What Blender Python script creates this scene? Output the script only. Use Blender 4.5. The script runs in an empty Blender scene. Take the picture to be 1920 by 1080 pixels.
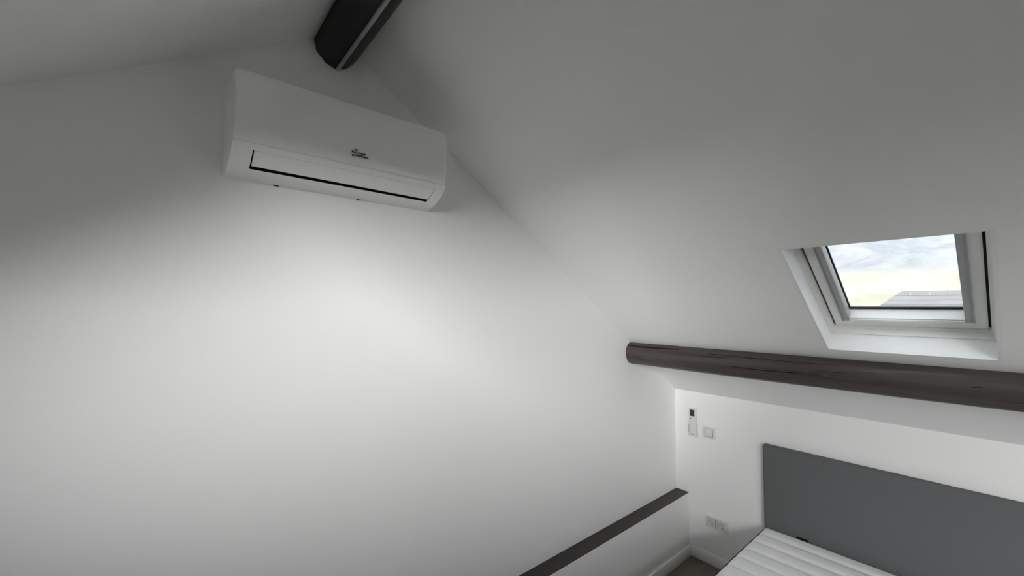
import bpy, bmesh, math, random
from mathutils import Vector, Matrix

random.seed(7)
scene = bpy.context.scene
col = scene.collection

# ------------------------------------------------------------------ camera
S = 1.65                      # metres per unit of the measured room (camera to gable wall)
EYE = 1.1263                  # eye height in the same units
def P(x, y, z):               # measured units (camera = origin) -> metres, floor at z = 0
    return Vector((x * S, y * S, (z + EYE) * S))
F_PX = 765.0
YAW, PITCH, ROLL = math.radians(40.09), math.radians(2.64), math.radians(0.163)
fwd = Vector((math.sin(YAW) * math.cos(PITCH), math.cos(YAW) * math.cos(PITCH), math.sin(PITCH)))
right0 = Vector((math.cos(YAW), -math.sin(YAW), 0))
up0 = right0.cross(fwd)
right = math.cos(ROLL) * right0 + math.sin(ROLL) * up0
up = -math.sin(ROLL) * right0 + math.cos(ROLL) * up0
cam_data = bpy.data.cameras.new('camera')
cam_data.sensor_width = 36.0
cam_data.lens = F_PX / 1920 * 36.0
cam_data.clip_start = 0.02
cam_data.clip_end = 1000
cam = bpy.data.objects.new('camera', cam_data)
col.objects.link(cam)
m = Matrix.Identity(4)
for i in range(3):
    m[i][0], m[i][1], m[i][2] = right[i], up[i], -fwd[i]
m.translation = P(0, 0, 0)
cam.matrix_world = m
scene.camera = cam

# ------------------------------------------------------------------ view and world
vs = scene.view_settings
vs.view_transform = 'Standard'
vs.look = 'None'
vs.gamma = 1.0
vs.use_curve_mapping = False
vs.exposure = 1.3
scene.cycles.max_bounces = 24
scene.cycles.diffuse_bounces = 20
scene.cycles.glossy_bounces = 6
scene.cycles.transparent_max_bounces = 16
scene.cycles.use_denoising = True
scene.cycles.sample_clamp_indirect = 0
scene.cycles.caustics_reflective = False
scene.cycles.caustics_refractive = False

def new_nodes(tree):
    tree.nodes.clear()
    def N(t, **kw):
        n = tree.nodes.new(t)
        for k, v in kw.items():
            if k.startswith('_'):
                setattr(n, k[1:], v)
            else:
                n.inputs[k].default_value = v
        return n
    return N, tree.links.new

world = bpy.data.worlds.new('overcast_sky')
scene.world = world
world.use_nodes = True
N, L = new_nodes(world.node_tree)
tc = N('ShaderNodeTexCoord')
sep = N('ShaderNodeSeparateXYZ')
L(tc.outputs['Generated'], sep.inputs[0])
# overcast luminance: (1 + 2 sin e) / 3 of the zenith, the standard overcast sky
elev = N('ShaderNodeMath', _operation='MAXIMUM'); elev.inputs[1].default_value = 0.0
L(sep.outputs['Z'], elev.inputs[0])
lum = N('ShaderNodeMath', _operation='MULTIPLY_ADD'); lum.inputs[1].default_value = 2.0; lum.inputs[2].default_value = 1.0
L(elev.outputs[0], lum.inputs[0])
# cloud layers: flattened towards the horizon
mapn = N('ShaderNodeMapping'); mapn.inputs['Scale'].default_value = (9, 9, 27); mapn.inputs['Location'].default_value = (2.3, 0.6, 1.7)
L(tc.outputs['Generated'], mapn.inputs[0])
noi = N('ShaderNodeTexNoise', Scale=1.0, Detail=7.0, Roughness=0.62, Distortion=0.6)
L(mapn.outputs[0], noi.inputs['Vector'])
# boundary between the cream band low in the sky and the grey blue clouds above it
bsum = N('ShaderNodeMath', _operation='MULTIPLY_ADD'); bsum.inputs[1].default_value = 0.055
L(noi.outputs['Fac'], bsum.inputs[0]); L(sep.outputs['Z'], bsum.inputs[2])
band = N('ShaderNodeMapRange'); band.inputs['From Min'].default_value = 0.082; band.inputs['From Max'].default_value = 0.102
L(bsum.outputs[0], band.inputs['Value'])
cl_hi = N('ShaderNodeValToRGB')
cl_hi.color_ramp.elements[0].position = 0.42; cl_hi.color_ramp.elements[0].color = (0.56, 0.61, 0.67, 1)
cl_hi.color_ramp.elements[1].position = 0.72; cl_hi.color_ramp.elements[1].color = (0.98, 1.0, 1.0, 1)
L(noi.outputs['Fac'], cl_hi.inputs[0])
cl_lo = N('ShaderNodeValToRGB')
cl_lo.color_ramp.elements[0].position = 0.40; cl_lo.color_ramp.elements[0].color = (0.84, 0.83, 0.68, 1)
cl_lo.color_ramp.elements[1].position = 0.62; cl_lo.color_ramp.elements[1].color = (1.0, 0.99, 0.88, 1)
L(noi.outputs['Fac'], cl_lo.inputs[0])
mixs = N('ShaderNodeMix', _data_type='RGBA')
L(band.outputs[0], mixs.inputs['Factor']); L(cl_lo.outputs[0], mixs.inputs['A']); L(cl_hi.outputs[0], mixs.inputs['B'])
bg_sky = N('ShaderNodeBackground')
SKY = 0.485
mul = N('ShaderNodeMath', _operation='MULTIPLY'); mul.inputs[1].default_value = SKY
L(lum.outputs[0], mul.inputs[0])
L(mixs.outputs['Result'], bg_sky.inputs['Color']); L(mul.outputs[0], bg_sky.inputs['Strength'])
bg_gr = N('ShaderNodeBackground', Color=(0.19, 0.19, 0.19, 1), Strength=0.8)
below = N('ShaderNodeMath', _operation='LESS_THAN'); below.inputs[1].default_value = -0.002
L(sep.outputs['Z'], below.inputs[0])
mixw = N('ShaderNodeMixShader')
L(below.outputs[0], mixw.inputs[0]); L(bg_sky.outputs[0], mixw.inputs[1]); L(bg_gr.outputs[0], mixw.inputs[2])
wo = N('ShaderNodeOutputWorld')
L(mixw.outputs[0], wo.inputs[0])
# low sun behind thin cloud on the far side of the house: a soft, wide source
sun_data = bpy.data.lights.new('hazy_sun_offscreen', 'SUN')
sun_data.energy = 7.7
sun_data.angle = math.radians(45)
sun_data.color = (1.0, 0.985, 0.965)
sun = bpy.data.objects.new('hazy_sun_offscreen', sun_data); col.objects.link(sun)
sun.location = (-20, -14, 8)
SUN_AZ, SUN_EL = math.radians(33), math.radians(2)      # azimuth of travel from +x towards +y
sun.rotation_euler = Vector((math.cos(SUN_AZ) * math.cos(SUN_EL), math.sin(SUN_AZ) * math.cos(SUN_EL), -math.sin(SUN_EL))).to_track_quat('-Z', 'Y').to_euler()
world.cycles.sampling_method = 'MANUAL'
world.cycles.sample_map_resolution = 512

# ------------------------------------------------------------------ materials
def mat(name, rgb, rough=0.6, spec=0.4, var=0.0, vscale=6.0, bump=0.0, bscale=200.0, coat=0.0, metal=0.0, stretch=(1, 1, 1)):
    mt = bpy.data.materials.new(name); mt.use_nodes = True
    N, L = new_nodes(mt.node_tree)
    b = N('ShaderNodeBsdfPrincipled')
    b.inputs['Roughness'].default_value = rough
    b.inputs['Specular IOR Level'].default_value = spec
    b.inputs['Metallic'].default_value = metal
    b.inputs['Coat Weight'].default_value = coat
    b.inputs['Coat Roughness'].default_value = 0.12
    o = N('ShaderNodeOutputMaterial'); L(b.outputs[0], o.inputs[0])
    tc = N('ShaderNodeTexCoord'); mp = N('ShaderNodeMapping'); mp.inputs['Scale'].default_value = stretch
    L(tc.outputs['Object'], mp.inputs[0])
    no = N('ShaderNodeTexNoise', Scale=vscale, Detail=6.0, Roughness=0.6); L(mp.outputs[0], no.inputs['Vector'])
    mx = N('ShaderNodeMix', _data_type='RGBA')
    mx.inputs['A'].default_value = tuple(c * (1 - var) for c in rgb) + (1,)
    mx.inputs['B'].default_value = tuple(min(1, c * (1 + var)) for c in rgb) + (1,)
    L(no.outputs['Fac'], mx.inputs['Factor']); L(mx.outputs['Result'], b.inputs['Base Color'])
    if bump:
        n2 = N('ShaderNodeTexNoise', Scale=bscale, Detail=3.0); L(mp.outputs[0], n2.inputs['Vector'])
        bp = N('ShaderNodeBump', Strength=bump, Distance=0.002); L(n2.outputs['Fac'], bp.inputs['Height'])
        L(bp.outputs[0], b.inputs['Normal'])
    return mt

M = {}
M['paint'] = mat('white_wall_paint', (0.892, 0.892, 0.890), 0.75, 0.25, 0.006, 1.5, 0.12, 260)
M['trimwhite'] = mat('white_gloss_trim', (0.88, 0.88, 0.875), 0.4, 0.4, 0.01, 4)
M['lining'] = mat('white_window_lining', (0.86, 0.86, 0.86), 0.55, 0.3, 0.008, 5)
M['sash'] = mat('white_lacquered_sash', (0.80, 0.80, 0.78), 0.35, 0.45, 0.01, 5)
M['alu'] = mat('grey_aluminium', (0.42, 0.42, 0.42), 0.45, 0.5, 0.04, 30, metal=0.55, stretch=(20, 1, 20))
M['black'] = mat('black_rubber', (0.012, 0.012, 0.013), 0.6, 0.3, 0.1, 30)
M['clad'] = mat('dark_cladding', (0.07, 0.07, 0.075), 0.5, 0.4, 0.08, 20)
M['acwhite'] = mat('white_ac_plastic', (0.90, 0.90, 0.895), 0.2, 0.5, 0.006, 3, coat=0.5)
M['aclow'] = mat('white_ac_chassis', (0.90, 0.90, 0.895), 0.38, 0.45, 0.006, 3)
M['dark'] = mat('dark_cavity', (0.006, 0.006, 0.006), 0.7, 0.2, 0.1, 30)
M['logo'] = mat('dark_grey_print', (0.05, 0.05, 0.05), 0.6, 0.3, 0.1, 60)
M['fabric'] = mat('grey_upholstery', (0.146, 0.148, 0.153), 0.95, 0.1, 0.10, 420, 0.5, 900)
M['quilt'] = mat('white_quilted_cover', (0.91, 0.915, 0.92), 0.9, 0.1, 0.02, 300, 0.35, 700)
M['piping'] = mat('dark_mattress_piping', (0.05, 0.05, 0.055), 0.9, 0.1, 0.1, 100)
M['plate'] = mat('white_switch_plastic', (0.73, 0.73, 0.72), 0.3, 0.5, 0.006, 10)
M['socket'] = mat('white_socket_well', (0.73, 0.73, 0.72), 0.3, 0.45, 0.01, 10)
M['screen'] = mat('dark_display', (0.03, 0.035, 0.035), 0.25, 0.5, 0.05, 40)
M['btn'] = mat('grey_button', (0.28, 0.29, 0.29), 0.5, 0.4, 0.03, 40)
M['strip'] = mat('grey_light_diffuser', (0.36, 0.355, 0.37), 0.55, 0.4, 0.05, 30, stretch=(1, .1, 1))
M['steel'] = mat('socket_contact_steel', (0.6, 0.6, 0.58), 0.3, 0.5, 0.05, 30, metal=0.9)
M['cap'] = mat('brown_lacquer_ledge', (0.034, 0.025, 0.024), 0.42, 0.4, 0.22, 14, 0.15, 60, stretch=(.25, 3, 3))
M['tile'] = mat('grey_roof_tile', (0.175, 0.177, 0.182), 0.85, 0.15, 0.25, 2.2, 0.3, 30, stretch=(1, .5, 1))
M['hook'] = mat('pale_snow_hook', (0.5, 0.5, 0.52), 0.4, 0.5, 0.02, 30)
M['render'] = mat('pale_render', (0.55, 0.53, 0.49), 0.9, 0.2, 0.06, 2)
M['ground'] = mat('ground_grass', (0.13, 0.13, 0.12), 0.95, 0.1, 0.3, 0.3)

def wood_beam(name, base, axis_scale, dark=0.35, rough=0.5):
    mt = bpy.data.materials.new(name); mt.use_nodes = True
    N, L = new_nodes(mt.node_tree)
    b = N('ShaderNodeBsdfPrincipled'); o = N('ShaderNodeOutputMaterial'); L(b.outputs[0], o.inputs[0])
    b.inputs['Specular IOR Level'].default_value = 0.4
    tc = N('ShaderNodeTexCoord'); mp = N('ShaderNodeMapping'); mp.inputs['Scale'].default_value = axis_scale
    L(tc.outputs['Object'], mp.inputs[0])
    no = N('ShaderNodeTexNoise', Scale=2.0, Detail=8.0, Roughness=0.62, Distortion=0.4); L(mp.outputs[0], no.inputs['Vector'])
    rp = N('ShaderNodeValToRGB')
    rp.color_ramp.elements[0].position = 0.30; rp.color_ramp.elements[0].color = tuple(c * dark for c in base) + (1,)
    rp.color_ramp.elements[1].position = 0.62; rp.color_ramp.elements[1].color = tuple(base) + (1,)
    e = rp.color_ramp.elements.new(0.44); e.color = tuple(c * 0.82 for c in base) + (1,)
    L(no.outputs['Fac'], rp.inputs[0]); L(rp.outputs[0], b.inputs['Base Color'])
    rr = N('ShaderNodeMapRange'); rr.inputs['To Min'].default_value = rough - .08; rr.inputs['To Max'].default_value = rough + .14
    L(no.outputs['Fac'], rr.inputs['Value']); L(rr.outputs[0], b.inputs['Roughness'])
    bp = N('ShaderNodeBump', Strength=0.35, Distance=0.004); L(no.outputs['Fac'], bp.inputs['Height']); L(bp.outputs[0], b.inputs['Normal'])
    return mt
M['log'] = wood_beam('dark_brown_stained_log', (0.074, 0.061, 0.056), (11, 0.6, 11), 0.22, 0.34)
M['ridge'] = wood_beam('blackish_brown_beam', (0.017, 0.013, 0.0115), (9, 0.55, 9))
M['plank'] = wood_beam('grey_brown_oak_floor', (0.17, 0.145, 0.12), (0.7, 6, 6), 0.6, 0.5)

def glass_mat():
    mt = bpy.data.materials.new('window_glass'); mt.use_nodes = True
    N, L = new_nodes(mt.node_tree)
    t = N('ShaderNodeBsdfTransparent', Color=(0.93, 0.95, 0.945, 1)); g = N('ShaderNodeBsdfGlossy', Roughness=0.02)
    lw = N('ShaderNodeFresnel'); ge = N('ShaderNodeNewGeometry')
    ior = N('ShaderNodeMapRange'); ior.inputs['To Min'].default_value = 1.45; ior.inputs['To Max'].default_value = 1 / 1.45   # a thin pane: same from both sides
    L(ge.outputs['Backfacing'], ior.inputs['Value']); L(ior.outputs[0], lw.inputs['IOR'])
    mx = N('ShaderNodeMixShader'); o = N('ShaderNodeOutputMaterial')
    L(lw.outputs[0], mx.inputs[0]); L(t.outputs[0], mx.inputs[1]); L(g.outputs[0], mx.inputs[2]); L(mx.outputs[0], o.inputs[0])
    return mt
M['glass'] = glass_mat()

# ------------------------------------------------------------------ helpers
def mesh(name, verts, faces, mt, parent=None, smooth=False):
    me = bpy.data.meshes.new(name)
    me.from_pydata([tuple(v) for v in verts], [], faces)
    bm = bmesh.new(); bm.from_mesh(me)
    bmesh.ops.remove_doubles(bm, verts=bm.verts, dist=1e-6)
    bmesh.ops.recalc_face_normals(bm, faces=bm.faces)
    bm.to_mesh(me); bm.free()
    if smooth:
        for p in me.polygons: p.use_smooth = True
    me.materials.append(M[mt])
    o = bpy.data.objects.new(name, me); col.objects.link(o)
    if parent: o.parent = parent
    return o

def boxdata(x0, x1, y0, y1, z0, z1, base=0):
    v = [(x, y, z) for x in (x0, x1) for y in (y0, y1) for z in (z0, z1)]
    f = [(0, 1, 3, 2), (4, 6, 7, 5), (0, 4, 5, 1), (2, 3, 7, 6), (0, 2, 6, 4), (1, 5, 7, 3)]
    return v, [tuple(i + base for i in q) for q in f]

def box(name, x0, x1, y0, y1, z0, z1, mt, parent=None, bevel=0.0, seg=2):
    v, f = boxdata(x0, x1, y0, y1, z0, z1)
    o = mesh(name, v, f, mt, parent)
    if bevel:
        bm = bmesh.new(); bm.from_mesh(o.data)
        bmesh.ops.bevel(bm, geom=list(bm.edges), offset=bevel, segments=seg, affect='EDGES', profile=0.5)
        bm.to_mesh(o.data); bm.free()
        if seg > 1:
            for p in o.data.polygons: p.use_smooth = True
            o.data.set_sharp_from_angle(angle=math.radians(40))
    return o

def multibox(name, boxes, mt, parent=None):
    v, f = [], []
    for b in boxes:
        vv, ff = boxdata(*b, base=len(v)); v += vv; f += ff
    me = bpy.data.meshes.new(name); me.from_pydata(v, [], f); me.update()
    bm = bmesh.new(); bm.from_mesh(me); bmesh.ops.recalc_face_normals(bm, faces=bm.faces); bm.to_mesh(me); bm.free()
    me.materials.append(M[mt]); o = bpy.data.objects.new(name, me); col.objects.link(o)
    if parent: o.parent = parent
    return o

def prism(name, poly, a0, a1, axis, mt, parent=None, smooth=False):
    """poly: list of 2D points; extruded along axis 'x' or 'y' from a0 to a1"""
    n = len(poly)
    def mk(p, a): return (p[0], a, p[1]) if axis == 'y' else (a, p[0], p[1])
    v = [mk(p, a0) for p in poly] + [mk(p, a1) for p in poly]
    f = [tuple(range(n)), tuple(range(2 * n - 1, n - 1, -1))] + [(i, (i + 1) % n, n + (i + 1) % n, n + i) for i in range(n)]
    return mesh(name, v, f, mt, parent, smooth)

def ring(name, xo, yo0, yo1, xi, yi0, yi1, z0, z1, mt, parent=None):
    """rectangular ring: outer [-xo..xo]x[yo0..yo1], inner [-xi..xi]x[yi0..yi1]"""
    out = [(-xo, yo0), (xo, yo0), (xo, yo1), (-xo, yo1)]
    inn = [(-xi, yi0), (xi, yi0), (xi, yi1), (-xi, yi1)]
    v = [(*p, z) for z in (z0, z1) for p in out + inn]
    f = []
    for i in range(4):
        j = (i + 1) % 4
        f += [(i, j, 4 + j, 4 + i), (8 + i, 12 + i, 12 + j, 8 + j), (i, 8 + i, 8 + j, j), (4 + i, 4 + j, 12 + j, 12 + i)]
    return mesh(name, v, f, mt, parent)

def empty(name, loc=None, matrix=None):
    o = bpy.data.objects.new(name, None); col.objects.link(o)
    o.empty_display_size = 0.1
    if matrix is not None: o.matrix_world = matrix
    elif loc is not None: o.location = loc
    return o

def tag(o, label, cat, group=None):
    o['label'] = label; o['category'] = cat
    if group: o['group'] = group
    return o

def struct(o, label=None):
    o['kind'] = 'structure'
    if label: o['label'] = label
    return o

# ------------------------------------------------------------------ room shell
YG = S                         # gable wall plane
YB = -5.2                      # wall behind the camera
XW = 1.857 * S                 # knee wall plane
TR, TL = 0.6616, 0.61          # pitch of the two roof slopes
RX, RZ = 0.2902 * S, (0.6503 + EYE) * S
XL = RX - 2.45                 # left knee wall
thR, thL = math.atan(TR), math.atan(TL)
SL = 0.24                      # roof build-up
def slope_z(x): return RZ - TR * (x - RX) if x > RX else RZ - TL * (RX - x)

def slope_matrix(side):
    th = thR if side > 0 else thL
    upv = Vector((-side * math.cos(th), 0, math.sin(th)))
    nv = Vector((side * math.sin(th), 0, math.cos(th)))
    xv = upv.cross(nv)
    mm = Matrix.Identity(4)
    for i in range(3):
        mm[i][0], mm[i][1], mm[i][2] = xv[i], upv[i], nv[i]
    mm.translation = Vector((RX, 0, RZ))
    return mm

# windows: (side, y centre, distance down the slope of top edge, bottom edge, width)
WIN = [(1, 0.159 * S, 0.939 * S, 1.394 * S, 0.312 * S),
       (-1, 0.30, 1.02, 2.50, 1.0),
       (-1, -2.0, 1.15, 2.40, 0.94),  # added skylight, out of view, for more ambient light
       (-1, -4.0, 1.02, 2.50, 1.14)]  # another unseen skylight added further back for bounce light
LB = 0.012                     # lining board

def slab(name, side):
    th = thR if side > 0 else thL
    xs = XW if side > 0 else XL
    ln = abs(xs - RX) / math.cos(th) + 0.5
    holes = []
    for w in WIN:
        if w[0] == side:
            xc = w[1] * side
            holes.append((xc - w[4] / 2 - LB, xc + w[4] / 2 + LB, -w[3] - LB, -w[2] + LB))
    x0, x1 = sorted((YB * side, YG * side))
    xb = sorted({x0, x1} | {h[0] for h in holes} | {h[1] for h in holes})
    yb = sorted({-ln, 0.0} | {h[2] for h in holes} | {h[3] for h in holes})
    def inside(cx, cy): return any(h[0] < cx < h[1] and h[2] < cy < h[3] for h in holes)
    vi, verts, faces = {}, [], []
    def V(i, j, k):
        if (i, j, k) not in vi:
            y = yb[j]
            if k and j == len(yb) - 1: y = SL * math.tan(th)
            vi[(i, j, k)] = len(verts); verts.append((xb[i], y, SL if k else 0.0))
        return vi[(i, j, k)]
    nx, ny = len(xb) - 1, len(yb) - 1
    solid = lambda i, j: 0 <= i < nx and 0 <= j < ny and not inside((xb[i] + xb[i + 1]) / 2, (yb[j] + yb[j + 1]) / 2)
    for i in range(nx):
        for j in range(ny):
            if not solid(i, j): continue
            for k in (0, 1):
                faces.append((V(i, j, k), V(i + 1, j, k), V(i + 1, j + 1, k), V(i, j + 1, k)))
            for (di, dj, a, b) in ((-1, 0, (i, j), (i, j + 1)), (1, 0, (i + 1, j), (i + 1, j + 1)), (0, -1, (i, j), (i + 1, j)), (0, 1, (i, j + 1), (i + 1, j + 1))):
                if not solid(i + di, j + dj):
                    faces.append((V(*a, 0), V(*b, 0), V(*b, 1), V(*a, 1)))
    o = mesh(name, verts, faces, 'paint')
    o.matrix_world = slope_matrix(side)
    return struct(o)
slab('ceiling_right', 1)['label'] = 'white plastered roof slope with the skylight'
slab('ceiling_left', -1)['label'] = 'white plastered roof slope left of the ridge beam'

# gable wall and the wall behind the camera: house shaped
def gable_poly(extra):
    return [(XL - 0.4, -0.2), (XW + 0.4, -0.2), (XW + 0.4, slope_z(XW + 0.4) + extra), (RX, RZ + extra), (XL - 0.4, slope_z(XL - 0.4) + extra)]
struct(prism('wall_gable', gable_poly(0.35), YG, YG + 0.2, 'y', 'paint'), 'tall white plastered gable wall')
wf = struct(prism('wall_front', gable_poly(0.35), YB - 0.2, YB, 'y', 'paint'))
GW = (-0.85, 1.65, 0.75, 2.15)      # unseen window added in the opposite gable to brighten the room: x0, x1, z0, z1
cut = box('opening_cutter', GW[0], GW[1], YB - 0.4, YB + 0.2, GW[2], GW[3], 'paint')
bo = wf.modifiers.new('opening', 'BOOLEAN'); bo.operation = 'DIFFERENCE'; bo.object = cut; bo.solver = 'EXACT'
dg = bpy.context.evaluated_depsgraph_get()
nm = bpy.data.meshes.new_from_object(wf.evaluated_get(dg))
wf.modifiers.clear(); wf.data = nm
bpy.data.objects.remove(cut)
struct(prism('wall_right', [(XW, -0.2), (XW + 0.16, -0.2), (XW + 0.16, slope_z(XW + 0.16)), (XW, slope_z(XW))], YB, YG, 'y', 'paint'), 'low white knee wall behind the headboard')
struct(prism('wall_left', [(XL, -0.2), (XL - 0.16, -0.2), (XL - 0.16, slope_z(XL - 0.16)), (XL, slope_z(XL))], YB, YG, 'y', 'paint'))
# plinth along the gable wall with a dark board on top
YP = 0.9395 * S
ZP = (EYE - 0.850) * S
struct(box('wall_plinth', XL, XW, YP, YG, 0, ZP, 'paint'), 'low white plinth along the foot of the gable wall')
struct(box('trim_1', XL, XW - 0.001, YP + 0.0015, YG, ZP, ZP + 0.004, 'cap'), 'dark brown board capping the low plinth')
BH = 0.078
struct(box('baseboard_back', XL, XW - 0.005, YP - 0.012, YP, 0, BH, 'trimwhite', bevel=0.0025))
struct(box('baseboard_right', XW - 0.005, XW, YB, YP, 0, BH, 'trimwhite', bevel=0.0015))
struct(box('baseboard_left', XL, XL + 0.012, YB, YP - 0.012, 0, BH, 'trimwhite', bevel=0.0025))

# floor with separate boards
fl = struct(box('floor', XL - 0.1, XW + 0.1, YB, YG, -0.2, -0.016, 'dark'), 'grey brown wooden floorboards')
PW, PL = 0.19, 1.9
pd = box('plank', 0, PL - 0.0015, 0, PW - 0.0015, -0.016, 0.0, 'plank', fl, bevel=0.001, seg=1)
first = True
row = 0
y = YP - PW
while y > YB - PW:
    off = (row * 0.73) % PL
    x = XW - 0.7 - PL + off
    while x > XL: x -= PL
    while x < XW:
        if x + PL > XL:
            if first: o = pd; first = False
            else:
                o = pd.copy(); col.objects.link(o); o.parent = fl
            o.location = (x, max(y, YB), 0)
        x += PL
    y -= PW; row += 1

# ------------------------------------------------------------------ skylights
def skylight(idx, side, yc, vt, vb, w):
    h = vb - vt
    mm = slope_matrix(side) @ Matrix.Translation(Vector((yc * side, -(vt + vb) / 2, 0)))
    e = empty('window_%d' % idx, matrix=mm)
    hx, hy = w / 2, h / 2
    # lining boards
    box('lining', -hx - LB, hx + LB, -hy - LB, -hy, 0, 0.087, 'lining', e)
    box('lining', -hx - LB, hx + LB, hy, hy + LB, 0, 0.087, 'lining', e)
    box('lining', -hx - LB, -hx, -hy, hy, 0, 0.087, 'lining', e)
    box('lining', hx, hx + LB, -hy, hy, 0, 0.087, 'lining', e)
    def rg(name, a, b, z0, z1, mt, ba=None, bb=None, par=None):
        ba = a if ba is None else ba; bb = b if bb is None else bb
        return ring(name, hx - a, -hy + ba, hy - a, hx - b, -hy + bb, hy - b, z0, z1, mt, par or e)
    # fixed frame: a stepped profile
    fr = rg('frame', -LB, 0.006, 0.087, 0.115, 'sash')
    rg('frame_rebate', -LB, 0.011, 0.115, 0.215, 'sash', par=fr)
    rg('gap_seal', 0.011, 0.0185, 0.142, 0.150, 'black', par=fr)
    # sash
    sa = rg('sash', 0.0185, 0.066, 0.126, 0.205, 'sash', 0.0145, 0.060)
    bm = bmesh.new(); bm.from_mesh(sa.data)
    ed = [q for q in bm.edges if all(abs(v.co.z - 0.126) < 1e-5 for v in q.verts) and q.is_manifold]
    bmesh.ops.bevel(bm, geom=ed, offset=0.004, segments=2, affect='EDGES'); bm.to_mesh(sa.data); bm.free()
    rg('sash_bead', 0.060, 0.0685, 0.137, 0.142, 'sash', 0.055, 0.0635, par=sa)
    rg('gasket', 0.066, 0.078, 0.190, 0.1965, 'black', 0.060, 0.070, par=sa)
    # blind guide rails on both sides of the sash
    for s in (-1, 1):
        a, b = sorted((s * (hx - 0.050), s * (hx - 0.0785)))
        rl = box('blind_rail', a, b, -hy + 0.056, hy - 0.06, 0.1255, 0.172, 'alu', e, bevel=0.003)
        a2, b2 = sorted((s * (hx - 0.053), s * (hx - 0.0565)))
        box('rail_lip', a2, b2, -hy + 0.058, hy - 0.06, 0.1215, 0.1258, 'alu', rl)
    gl = box('glass', -hx + 0.062, hx - 0.062, -hy + 0.056, hy - 0.062, 0.1966, 0.1966, 'glass', e)
    bm = bmesh.new(); bm.from_mesh(gl.data)       # a single pane surface
    bmesh.ops.remove_doubles(bm, verts=bm.verts, dist=1e-5)
    bmesh.ops.delete(bm, geom=[f for f in bm.faces][1:], context='FACES_ONLY') if len(bm.faces) > 1 else None
    bm.to_mesh(gl.data); bm.free()
    rg('cladding', -0.05, 0.052, 0.205, 0.222, 'clad', -0.05, 0.034)
    struct(e)
    # daylight portal in the opening
    pn = 'skylight_daylight_portal' if side > 0 else 'skylight_left_portal_offscreen'
    ld = bpy.data.lights.new(pn, 'AREA'); ld.shape = 'RECTANGLE'; ld.size = w; ld.size_y = h
    ld.cycles.is_portal = True                    # only guides sampling of the sky through the pane, gives no light itself
    lo = bpy.data.objects.new(pn, ld); col.objects.link(lo)
    lo.matrix_world = mm @ Matrix.Translation(Vector((0, 0, 0.26)))
    return e
w1 = skylight(1, *WIN[0]); w1['label'] = 'white framed roof window above the dark log purlin'
for i, w in enumerate(WIN[1:]): skylight(2 + i, *w)

# added window in the gable behind the camera
gw = struct(empty('window_5', ((GW[0] + GW[1]) / 2, YB, GW[2])))
gwx, gwh = (GW[1] - GW[0]) / 2, GW[3] - GW[2]
def gwf(name, x0, x1, z0, z1, y0, y1, mt='sash', par=None): return box(name, x0, x1, y0, y1, z0, z1, mt, par or gw, bevel=0.004)
gwf('frame', -gwx, -gwx + .06, 0, gwh, -.14, -.07); gwf('frame', gwx - .06, gwx, 0, gwh, -.14, -.07)
gwf('frame', -gwx + .06, gwx - .06, 0, .06, -.14, -.07); gwf('frame', -gwx + .06, gwx - .06, gwh - .06, gwh, -.14, -.07)
gwf('mullion', -.04, .04, .06, gwh - .06, -.14, -.07)
for a, b in ((-gwx + .06, -.04), (.04, gwx - .06)):
    mesh('pane', [(a, -.105, .06), (b, -.105, .06), (b, -.105, gwh - .06), (a, -.105, gwh - .06)], [(0, 1, 2, 3)], 'glass', gw)
gwf('window_sill', -gwx, gwx, -.02, .0, -.07, .03, 'trimwhite')
ld = bpy.data.lights.new('window_back_portal_offscreen', 'AREA'); ld.shape = 'RECTANGLE'; ld.size = 2 * gwx; ld.size_y = gwh
ld.cycles.is_portal = True
lo = bpy.data.objects.new('window_back_portal_offscreen', ld); col.objects.link(lo)
lo.location = ((GW[0] + GW[1]) / 2, YB - 0.16, (GW[2] + GW[3]) / 2); lo.rotation_euler = (math.radians(90), 0, 0)

# ------------------------------------------------------------------ beams
def log(name, poly, y0, y1, mt, amp, step=0.14, seed=1, centre=None):
    """beam along y: poly gives the section (x, z) in metres around its own centre"""
    rnd = random.Random(seed)
    n = len(poly)
    ph = [(rnd.uniform(0, 6.28), rnd.uniform(1.2, 3.2), rnd.uniform(.4, 1)) for _ in range(n)]
    k = int((y1 - y0) / step) + 1
    v, f = [], []
    for j in range(k + 1):
        yy = y0 + (y1 - y0) * j / k
        for i, (px, pz) in enumerate(poly):
            s = 1 + amp * ph[i][2] * math.sin(ph[i][0] + ph[i][1] * yy) + rnd.uniform(-1, 1) * amp * 0.25
            qx, qz = px * s, pz * s
            for sd, th in ((1, thR), (-1, thL)):     # the beam is cut flat where it meets the roof boards
                nx_, nz_ = sd * math.sin(th), math.cos(th)
                over = (centre.x + qx - RX) * nx_ + (centre.z + qz - RZ) * nz_ + 0.001
                if over > 0: qx -= nx_ * over; qz -= nz_ * over
            v.append((qx, yy, qz))
    for j in range(k):
        for i in range(n):
            a, b = j * n + i, j * n + (i + 1) % n
            f.append((a, b, b + n, a + n))
    f += [tuple(range(n)), tuple(range((k + 1) * n - 1, k * n - 1, -1))]
    o = mesh(name, v, f, mt, None, True)
    o.data.set_sharp_from_angle(angle=math.radians(38))
    return o

# purlin: rounded log lying against the right slope
pc = P(1.5125, 0, -0.1895)
R0 = 0.0845
poly = []
for i in range(16):
    a = 2 * math.pi * i / 16 + 0.1
    r = R0 * (1 + 0.035 * math.sin(2 * a + 1.0) + 0.03 * math.sin(5 * a))
    poly.append((r * math.cos(a), r * math.sin(a)))
purlin = log('log_purlin', poly, YB, YG, 'log', 0.035, seed=5, centre=pc)
purlin.location = (pc.x, 0, pc.z)
tag(purlin, 'dark brown rounded log beam running under the roof window', 'beam')

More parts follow.
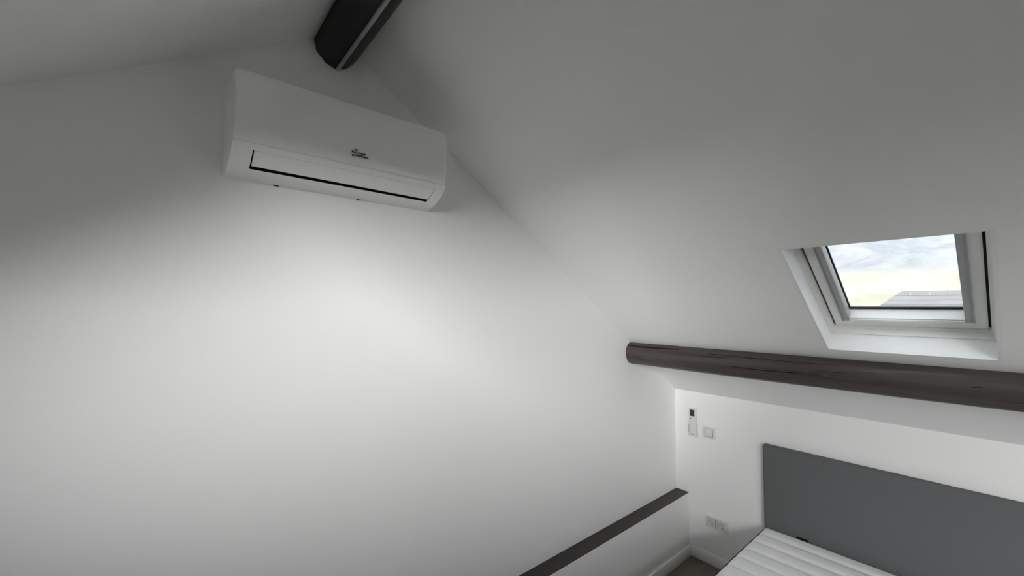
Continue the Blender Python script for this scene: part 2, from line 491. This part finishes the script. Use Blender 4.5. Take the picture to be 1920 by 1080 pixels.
def crack(parent, ang, y0, y1, wid, rad):
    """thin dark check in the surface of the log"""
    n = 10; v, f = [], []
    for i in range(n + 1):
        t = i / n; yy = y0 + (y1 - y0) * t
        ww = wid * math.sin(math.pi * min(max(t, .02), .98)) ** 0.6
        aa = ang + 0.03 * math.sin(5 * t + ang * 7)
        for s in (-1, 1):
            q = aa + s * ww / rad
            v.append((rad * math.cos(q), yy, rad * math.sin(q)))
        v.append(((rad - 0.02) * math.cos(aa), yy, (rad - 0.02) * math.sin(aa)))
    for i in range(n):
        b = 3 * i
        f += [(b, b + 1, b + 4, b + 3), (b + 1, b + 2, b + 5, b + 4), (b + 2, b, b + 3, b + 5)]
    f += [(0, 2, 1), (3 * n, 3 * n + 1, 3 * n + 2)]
    return mesh('crack', v, f, 'dark', parent)  # solid sliver; near-black colour stands for the shade inside the crack
PI = math.pi
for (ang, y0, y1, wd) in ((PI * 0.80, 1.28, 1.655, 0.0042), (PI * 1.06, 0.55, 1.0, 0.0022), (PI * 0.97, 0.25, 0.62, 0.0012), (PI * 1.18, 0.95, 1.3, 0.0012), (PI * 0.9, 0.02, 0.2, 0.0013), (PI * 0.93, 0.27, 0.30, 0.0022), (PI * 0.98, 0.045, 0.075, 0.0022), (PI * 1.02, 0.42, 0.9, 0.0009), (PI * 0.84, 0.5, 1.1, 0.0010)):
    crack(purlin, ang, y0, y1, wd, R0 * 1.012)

# ridge beam: hewn section hanging from the ridge
rc = P(0.2905, 0, 0.632)
pts = [(.2375, .6215), (.2445, .594), (.2660, .5715), (.2893, .5670), (.3119, .5745), (.3300, .5945), (.3440, .6190), (.330, .665), (.291, .69), (.250, .665)]
poly = [(p[0] * S - rc.x, (p[1] + EYE) * S - rc.z) for p in pts]
ridge = log('ridge_beam', poly, YB, YG, 'ridge', 0.02, seed=11, centre=rc)
ridge.location = (rc.x, 0, rc.z)
tag(ridge, 'blackish brown hewn beam along the ridge, above the air conditioner', 'beam')
# narrow grey profile along the underside of the ridge beam
e = empty('light_strip', P(0.2915, 0, 0.566))
tag(e, 'narrow grey light profile fixed along the underside of the ridge beam', 'light')
box('profile', -0.0065, 0.0065, YB, YG - 0.004, -0.004, 0.008, 'alu', e, bevel=0.001, seg=1)
box('diffuser', -0.0055, 0.0055, YB, YG - 0.004, -0.0065, -0.004, 'strip', e)

# ------------------------------------------------------------------ air conditioner
HW = 0.379
ac = empty('air_conditioner', (0.5034, YG, (0.2608 + EYE) * S))
tag(ac, 'white wall mounted air conditioner high on the gable wall below the ridge', 'air conditioner')
low = [(.1835, .0735), (.178, .0665), (.168, .0575), (.155, .0475), (.143, .0398), (.13, .0325), (.115, .0255), (.10, .0195), (.093, .0170), (.075, .0115), (.05, .006), (.025, .002), (0.002, 0)]
TOPH = 0.296
def xe(d): return HW - 0.0095 * d / 0.19
FA, FB = -0.316, 0.327          # louvre opening
ia, ib = 2, 8                   # profile rows bounding the opening
v, f = [], []
cols = ['L', FA, FB, 'R']
for (d, hh) in low:
    for c in cols:
        x = -xe(d) if c == 'L' else xe(d) if c == 'R' else c
        v.append((x, -d, hh))
for r in range(len(low) - 1):
    for c in range(3):
        if c == 1 and ia <= r < ib: continue
        a = r * 4 + c
        f.append((a, a + 1, a + 5, a + 4))
nl = len(low) * 4
# rest of the housing: front step, back plate, top, sides
v += [(-xe(.172), -.172, .078), (xe(.172), -.172, .078), (-xe(.172), -.172, TOPH - .002), (xe(.172), -.172, TOPH - .002),
      (-HW, -.002, TOPH), (HW, -.002, TOPH)]
a = nl
f += [(0, 1, 2, 3, a + 1, a), (a, a + 1, a + 3, a + 2), (a + 2, a + 3, a + 5, a + 4)]
bl = (len(low) - 1) * 4
f += [(a + 4, a + 5, bl + 3, bl + 2, bl + 1, bl)]
f += [tuple([r * 4 for r in range(len(low))] + [a + 4, a + 2, a]), tuple([r * 4 + 3 for r in range(len(low))] + [a + 5, a + 3, a + 1])]
house = mesh('housing', v, f, 'aclow', ac)
for p in house.data.polygons: p.use_smooth = True
house.data.set_sharp_from_angle(angle=math.radians(30))
# dark outlet cavity behind the louvre
ins = [(d - .028, hh + .030) for d, hh in low[ia:ib + 1]]
v, f = [], []
rows = low[ia:ib + 1]; n = len(rows)
for (d, hh), (d2, h2) in zip(rows, ins):
    v += [(FA, -d, hh), (FB, -d, hh), (FA, -d2, h2), (FB, -d2, h2)]
for r in range(n - 1):
    b = 4 * r
    f += [(b + 2, b + 3, b + 7, b + 6), (b, b + 2, b + 6, b + 4), (b + 1, b + 5, b + 7, b + 3)]
f += [(0, 1, 3, 2), (4 * n - 4, 4 * n - 2, 4 * n - 1, 4 * n - 3)]
mesh('outlet_cavity', v, f, 'dark', ac)
# louvre flap
v, f = [], []
fr_ = [(.1672, .0570)] + low[ia + 1:ib - 1] + [(.1085, .0229)]
n = len(fr_)
for (d, hh) in fr_:
    for x in (FA + .0045, FB - .0015):
        v += [(x, -d, hh), (x, -d + .006, hh + .008)]
for r in range(n - 1):
    b = 4 * r
    f += [(b, b + 2, b + 6, b + 4), (b + 1, b + 5, b + 7, b + 3), (b, b + 4, b + 5, b + 1), (b + 2, b + 3, b + 7, b + 6)]
f += [(0, 1, 3, 2), (4 * n - 4, 4 * n - 2, 4 * n - 1, 4 * n - 3)]
fo = mesh('louvre', v, f, 'aclow', ac)
for p in fo.data.polygons: p.use_smooth = True
fo.data.set_sharp_from_angle(angle=math.radians(30))
# front panel: convex plan, rolled lower edge
sec = [(.173, TOPH), (.184, TOPH + .0005), (.1875, TOPH - .002), (.1885, TOPH - .006), (.1900, .25), (.1908, .21), (.1908, .18), (.1900, .155), (.1888, .135), (.1870, .117), (.1848, .102), (.1822, .0905), (.1800, .0840), (.1775, .0800), (.173, .0785)]
st = [(0.0, .0172), (.0005, .010), (.002, .006), (.0055, .0030), (.011, .0012), (.022, .0004), (.045, 0)]
xs = []
XE = HW - .0088
for dx, dd in st: xs.append((-XE + dx, dd))
for q in range(1, 8): xs.append((-XE + .045 + (2 * XE - .09) * q / 8, 0))
for dx, dd in reversed(st): xs.append((XE + .003 - dx, dd))
v, f = [], []; n = len(sec)
for x, dd in xs:
    for d, hh in sec:
        v.append((x, -max(.1728, d - dd), hh))
for i in range(len(xs) - 1):
    for j in range(n - 1):
        f.append((i * n + j, i * n + j + 1, (i + 1) * n + j + 1, (i + 1) * n + j))
    f.append((i * n + n - 1, i * n, (i + 1) * n, (i + 1) * n + n - 1))
f += [tuple(range(n)), tuple(range(len(v) - 1, len(v) - n - 1, -1))]
fp = mesh('front_panel', v, f, 'acwhite', ac, True)
fp.data.set_sharp_from_angle(angle=math.radians(50))
# steel mounting plate between housing and wall
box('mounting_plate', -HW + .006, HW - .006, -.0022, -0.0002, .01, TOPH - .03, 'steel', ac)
for px in (-.222, .072):
    box('bottom_clip', px - .009, px + .009, -.007, -.001, -.0022, .004, 'dark', ac, bevel=.0015, seg=1)
# small printed mark on the front panel (two lines of tiny letters)
def cam_ray(px, py):
    return right * ((px - 960) / F_PX) - up * ((py - 540) / F_PX) + fwd
def on_front(zx, zy, depth=.1917):
    d = cam_ray(620 + zx / 16, 260 + zy / 16)
    p = P(0, 0, 0) + d * ((YG - depth) / d.y)
    return p.x - 0.5034, p.z - (0.2608 + EYE) * S
strokes = [[(640, 395), (672, 350), (722, 425)], [(650, 392), (700, 398)], [(742, 318), (820, 345)], [(776, 325), (790, 432)], [(735, 425), (800, 445)],
           [(872, 405), (884, 436)], [(838, 440), (838, 470)], [(900, 450), (938, 442), (960, 470), (925, 500)], [(975, 448), (1005, 490)], [(1018, 462), (1058, 482), (1025, 510)],
           [(650, 465), (655, 510), (690, 500)], [(672, 500), (680, 545)], [(700, 470), (745, 510)], [(745, 480), (790, 500), (775, 520)], [(800, 488), (845, 510), (800, 512)],
           [(850, 495), (860, 535)], [(868, 500), (905, 545)], [(905, 510), (960, 520), (925, 560)], [(960, 540), (1000, 575)], [(990, 545), (1030, 590)], [(1030, 545), (1060, 595)], [(1060, 550), (1110, 560), (1120, 590), (1080, 600)]]
v, f = [], []
for sk in strokes:
    for (p, q) in zip(sk[:-1], sk[1:]):
        a, b = Vector(on_front(*p)), Vector(on_front(*q))
        t = (b - a).normalized(); nn = Vector((-t.y, t.x)) * .0013; t = t * .0006
        base = len(v)
        for c in (a - t + nn, a - t - nn, b + t - nn, b + t + nn):
            v += [(c.x, -.1908, c.y), (c.x, -.1913, c.y)]
        f += [(base + 1, base + 3, base + 5, base + 7)] + [(base + 2 * i, base + 2 * ((i + 1) % 4), base + 2 * ((i + 1) % 4) + 1, base + 2 * i + 1) for i in range(4)]
me = bpy.data.meshes.new('logo_mark'); me.from_pydata(v, [], f); me.materials.append(M['logo'])
lg = bpy.data.objects.new('logo_mark', me); col.objects.link(lg); lg.parent = ac
lg['label'] = 'tiny dark grey lettering'

# ------------------------------------------------------------------ bed and mattress
HT = 0.05
BX = XW - 0.002                 # back of the headboard
YL = 0.622 * S                  # side of the bed towards the gable wall
BWID = 1.62
bed = empty('bed', (XW - 1.05, YL - BWID / 2, 0))
tag(bed, 'bed with grey fabric upholstered headboard against the knee wall', 'bed')
def lb(x): return x - (XW - 1.05)
hb = box('headboard', lb(BX - HT), lb(BX), -BWID / 2, BWID / 2, 0.06, (EYE - 0.5425) * S, 'fabric', bed, bevel=0.018, seg=4)
ZM = (EYE - 0.8555) * S         # mattress top
box('bed_base', lb(BX - HT - 2.03), lb(BX - HT - .001), -BWID / 2 + .012, BWID / 2 - .012, 0.10, ZM - 0.205, 'fabric', bed, bevel=0.012, seg=3)
for sx in (lb(BX - HT - 1.93), lb(BX - HT - .10)):
    for sy in (-BWID / 2 + .1, BWID / 2 - .1):
        bm = bmesh.new()
        bmesh.ops.create_cone(bm, cap_ends=True, segments=16, radius1=.02, radius2=.028, depth=.1, matrix=Matrix.Translation((sx, sy, .05)))
        me = bpy.data.meshes.new('leg'); bm.to_mesh(me); bm.free(); me.materials.append(M['dark'])
        o = bpy.data.objects.new('leg', me); col.objects.link(o); o.parent = bed

mt_e = empty('mattress', (BX - HT - 1.0, YL - BWID / 2, ZM - 0.205))
tag(mt_e, 'white quilted mattress with cross channels lying on the bed', 'mattress')
LX, LY, HZ = 1.985, BWID - 0.012, 0.205
PITCHQ = 0.118
nx, ny = 260, 26
def puff(x):
    t = (x / PITCHQ) % 1.0
    return 0.0105 * (1 - abs(2 * t - 1) ** 3.2)
rr = 0.035
def sy_list():
    ys = []
    for k in range(7): ys.append((-LY / 2 + rr * (1 - math.sin(k * PI / 12 + 0)) , rr * (1 - math.cos(k * PI / 12)) ) )
    return ys
# cross section over y: rounded shoulders; (y, drop)
ycs = [(-LY / 2 + rr * (1 - math.cos(k * PI / 12)), rr * (1 - math.sin(k * PI / 12))) for k in range(7)]
ycs += [(-LY / 2 + rr + (LY - 2 * rr) * k / 18, 0) for k in range(1, 18)]
ycs += [(-q[0], q[1]) for q in reversed(ycs[:7])]
v, f = [], []
ncs = len(ycs)
for i in range(nx + 1):
    x = LX / 2 - LX * i / nx
    e0 = min(LX / 2 - x, LX / 2 + x)
    dr = rr * (1 - math.sqrt(max(0, 1 - (1 - min(1, e0 / rr)) ** 2)))
    for (yy, dp) in ycs:
        edge = min(1, (LY / 2 - abs(yy)) / 0.05)
        v.append((x, yy, HZ - max(dp, dr) + puff(LX / 2 - x) * (0.35 + 0.65 * edge) - 0.0045))
for i in range(nx):
    for j in range(ncs - 1):
        f.append((i * ncs + j, i * ncs + j + 1, (i + 1) * ncs + j + 1, (i + 1) * ncs + j))
top = mesh('quilted_top', v, f, 'quilt', mt_e, True)
box('side_panel', -LX / 2 + .001, LX / 2 - .001, -LY / 2 + .001, LY / 2 - .001, 0.002, HZ - rr, 'quilt', mt_e)
for sgn in (-1, 1):
    box('piping', -LX / 2 - .003, LX / 2, sgn * LY / 2 - .006, sgn * LY / 2 + .006, HZ - rr - .004, HZ - rr + .012, 'piping', mt_e, bevel=.002, seg=1)  # dark strip along each long edge of the mattress
box('carry_loop', LX / 2 - .006, LX / 2 + .006, LY / 2 - .235, LY / 2 - .18, HZ - .012, HZ + .004, 'dark', mt_e, bevel=.002, seg=1)  # small black block where the mattress meets the headboard

# ------------------------------------------------------------------ switch, socket, remote
def zf(z): return (EYE + z) * S
# local frame of wall fittings: x = into the room (-world x), y along wall
def wall_empty(name, y, z): return empty(name, (XW, y, z))
sw = wall_empty('light_switch', 0.8405 * S, zf(-0.5557))
tag(sw, 'white square light switch beside the wall mounted remote control', 'switch')
def plate_ring(par, hw_, hh_, iw, ih, depth):
    o = ring('frame', hh_, -hw_, hw_, ih, -iw, iw, 0.0, depth, 'plate', par)
    o.rotation_euler = (0, -PI / 2, 0); o.location = (-.0002, 0, 0)
    bm = bmesh.new(); bm.from_mesh(o.data)
    ed = [q for q in bm.edges if all(abs(w_.co.z - depth) < 1e-5 for w_ in q.verts)]
    bmesh.ops.bevel(bm, geom=ed, offset=.0018, segments=2, affect='EDGES'); bm.to_mesh(o.data); bm.free()
    return o
plate_ring(sw, .0405, .0405, .0288, .0288, .0135)
box('back_plate', -.004, -.0004, -.0288, .0288, -.0288, .0288, 'plate', sw)
rk = box('rocker', -0.0150, -0.006, -.0262, .0262, -.0262, .0262, 'plate', sw, bevel=.0012)
rk.rotation_euler = (0, math.radians(4), 0)

so = wall_empty('double_socket', 0.8165 * S, zf(-0.9422))
tag(so, 'white double power socket low on the knee wall beside the bed', 'socket')
plate_ring(so, .0765, .0405, .0640, .0288, .0110)
box('back_plate', -.0095, -.0002, -.004, .004, -.0288, .0288, 'plate', so)
# the inserts sit in a box let into the wall
wr_ = bpy.data.objects['wall_right']
cut = box('recess_cutter', XW - .01, XW + .03, so.location.y - .0635, so.location.y + .0635, so.location.z - .0280, so.location.z + .0280, 'paint')
bo = wr_.modifiers.new('recess', 'BOOLEAN'); bo.operation = 'DIFFERENCE'; bo.object = cut; bo.solver = 'EXACT'
dg = bpy.context.evaluated_depsgraph_get(); dg.update()
nm = bpy.data.meshes.new_from_object(wr_.evaluated_get(dg)); wr_.modifiers.clear(); wr_.data = nm
bpy.data.objects.remove(cut)
for yy in (-.0355, .0355):
    # insert with a round well
    n = 28; v, f = [], []
    def circ(r, x): return [(x, yy + r * math.cos(2 * PI * i / n), r * math.sin(2 * PI * i / n)) for i in range(n)]
    half = .0275
    sq = []
    for i in range(n):
        a = 2 * PI * i / n; c, s_ = math.cos(a), math.sin(a); k = half / max(abs(c), abs(s_))
        sq.append((-.0115, yy + k * c, k * s_))
    sq2 = [(-.0010, q[1], q[2]) for q in sq]
    rings = [sq2, sq, circ(.0215, -.0115)]
    for r in rings: v += r
    for r in range(len(rings) - 1):
        for i in range(n):
            f.append((r * n + i, r * n + (i + 1) % n, (r + 1) * n + (i + 1) % n, (r + 1) * n + i))
    ins_ = mesh('socket_insert', v, f, 'plate', so)
    wr = [circ(.0215, -.0115), circ(.0205, -.0105), circ(.0200, .0060)]
    well = mesh('socket_well', [p for r in wr for p in r], [(r * n + i, r * n + (i + 1) % n, (r + 1) * n + (i + 1) % n, (r + 1) * n + i) for r in range(2) for i in range(n)], 'socket', ins_)
    # floor of the well with two real holes, each lined by a contact sleeve
    def disc(r, y0_, x0_, x1_, seg):
        bm_ = bmesh.new(); bmesh.ops.create_cone(bm_, cap_ends=True, segments=seg, radius1=r, radius2=r, depth=x1_ - x0_, matrix=Matrix.Translation(((x0_ + x1_) / 2, y0_, 0)) @ Matrix.Rotation(PI / 2, 4, 'Y'))
        me_ = bpy.data.meshes.new('socket_floor'); bm_.to_mesh(me_); bm_.free(); me_.materials.append(M['socket'])
        o_ = bpy.data.objects.new('socket_floor', me_); col.objects.link(o_); return o_
    floor_ = disc(.0200, yy, .0060, .0120, 28)
    cuts = [disc(.0036, yy + dy, .0030, .0160, 14) for dy in (-.0095, .0095)]
    for c_ in cuts:
        bo = floor_.modifiers.new('hole', 'BOOLEAN'); bo.operation = 'DIFFERENCE'; bo.object = c_; bo.solver = 'EXACT'
    dg = bpy.context.evaluated_depsgraph_get(); dg.update()
    nm = bpy.data.meshes.new_from_object(floor_.evaluated_get(dg)); floor_.modifiers.clear(); floor_.data = nm
    for c_ in cuts: bpy.data.objects.remove(c_)
    floor_.name = 'socket_floor'; floor_.parent = ins_
    for dy in (-.0095, .0095):
        k = 14; vv, ff = [], []
        for (r_, x_) in ((.0035, .0075), (.0035, .0118), (.0028, .0118), (.0028, .0075)):
            vv += [(x_, yy + dy + r_ * math.cos(2 * PI * q / k), r_ * math.sin(2 * PI * q / k)) for q in range(k)]
        for r_ in range(4):
            for q in range(k): ff.append((r_ * k + q, r_ * k + (q + 1) % k, ((r_ + 1) % 4) * k + (q + 1) % k, ((r_ + 1) % 4) * k + q))
        mesh('contact_sleeve', vv, ff, 'steel', ins_)
    for sgn in (-1, 1):
        box('earth_contact', -.0070, .0060, yy - .003, yy + .003, min(sgn * .0165, sgn * .020), max(sgn * .0165, sgn * .020), 'steel', ins_)

ry, rz = 1.5025, zf(0) - 0.962
rh = wall_empty('remote_holder', ry, rz)
tag(rh, 'white plastic wall cradle holding the remote control', 'holder')
multibox('holder_shell', [(-.0035, -.0002, -.030, .030, .0, .085), (-.030, -.0035, -.030, -.027, 0, .082), (-.030, -.0035, .027, .030, 0, .082), (-.030, -.0002, -.030, .030, -.003, 0), (-.033, -.030, -.030, .030, -.003, .022)], 'plate', rh)
rc_ = wall_empty('remote_control', ry, rz)
tag(rc_, 'slim white remote control with dark display in its wall cradle', 'remote')
box('body', -.0290, -.0045, -.0255, .0255, .001, .204, 'plate', rc_, bevel=.006, seg=3)
box('display', -.0298, -.0280, -.0175, .0165, .146, .194, 'screen', rc_, bevel=.0008, seg=1)
b = box('button', -.0306, -.0285, .006, .0165, .123, .133, 'btn', rc_, bevel=.002)
b2 = box('button', -.0300, -.0285, -.015, .001, .124, .132, 'plate', rc_, bevel=.001)
multibox('printed_mark', [(-.0335, -.0329, .006, .012, .012, .016), (-.0335, -.0329, -.001, .004, .0125, .019), (-.0335, -.0329, -.012, -.003, .011, .0145)], 'logo', rh)

# ------------------------------------------------------------------ outside: neighbouring house
XR = 36.0
def at_x(px, py, x):
    d = cam_ray(px, py); return P(0, 0, 0) + d * (x / d.x)
rp = at_x(1690.4, 546.1, XR)
GZ = -6.5
struct(box('ground', -900, 900, -900, 900, GZ - 0.3, GZ, 'ground'))
house = empty('neighbour_house', (XR, rp.y - 6, GZ))
tag(house, 'house with grey tiled hipped roof seen through the roof window', 'house')
hr = rp.z - GZ
DEPTH, LEN = 4.2, 12.0
yr = 6.0
E = 4.2
v = [(0, yr, hr), (0, yr - LEN, hr), (-DEPTH, yr + E, hr - E), (DEPTH, yr + E, hr - E), (DEPTH, yr - LEN - E, hr - E), (-DEPTH, yr - LEN - E, hr - E)]
v2 = [(a, b_, c - .12) for a, b_, c in v]
f = [(0, 1, 5, 2), (0, 2, 3), (0, 3, 4, 1), (1, 4, 5)]
f2 = [tuple(i + 6 for i in reversed(q)) for q in f] + [(2, 8, 9, 3), (3, 9, 10, 4), (4, 10, 11, 5), (5, 11, 8, 2)]
roof = mesh('roof', v + v2, f + f2, 'tile', house)
# tile courses on the slope that faces the window
nC = 14
for i in range(nC):
    a0, a1 = E * i / nC, E * (i + 1) / nC
    nrm = Vector((-1, 0, 1)).normalized()
    lo_, hi_ = nrm * .045, nrm * .008
    q = [Vector((-a0, yr + a0, hr - a0)) + hi_, Vector((-a0, yr - LEN - a0, hr - a0)) + hi_, Vector((-a1, yr - LEN - a1, hr - a1)) + lo_, Vector((-a1, yr + a1, hr - a1)) + lo_]
    q += [p - nrm * .007 for p in q[:2]] + [p - nrm * .044 for p in q[2:]]
    mesh('roof_course', q, [(0, 1, 2, 3), (4, 7, 6, 5), (0, 4, 5, 1), (3, 2, 6, 7), (1, 5, 6, 2), (0, 3, 7, 4)], 'tile', roof)
for k in range(8):
    yy = yr - 0.42 - k * 0.85
    a = 0.20
    o = mesh('snow_hook', [(-a, yy - .035, hr - a + .07), (-a, yy + .035, hr - a + .07), (-a - .07, yy, hr - a - .05), (-a - .07, yy - .03, hr - a + .05), (-a - .07, yy + .03, hr - a + .05)], [(0, 1, 2), (3, 4, 2), (0, 3, 2), (1, 2, 4), (0, 1, 4, 3)], 'hook', roof)
box('wall', -DEPTH + .4, DEPTH - .4, yr - LEN - E + .4, yr + E - .4, 0, hr - E + .3, 'render', house)
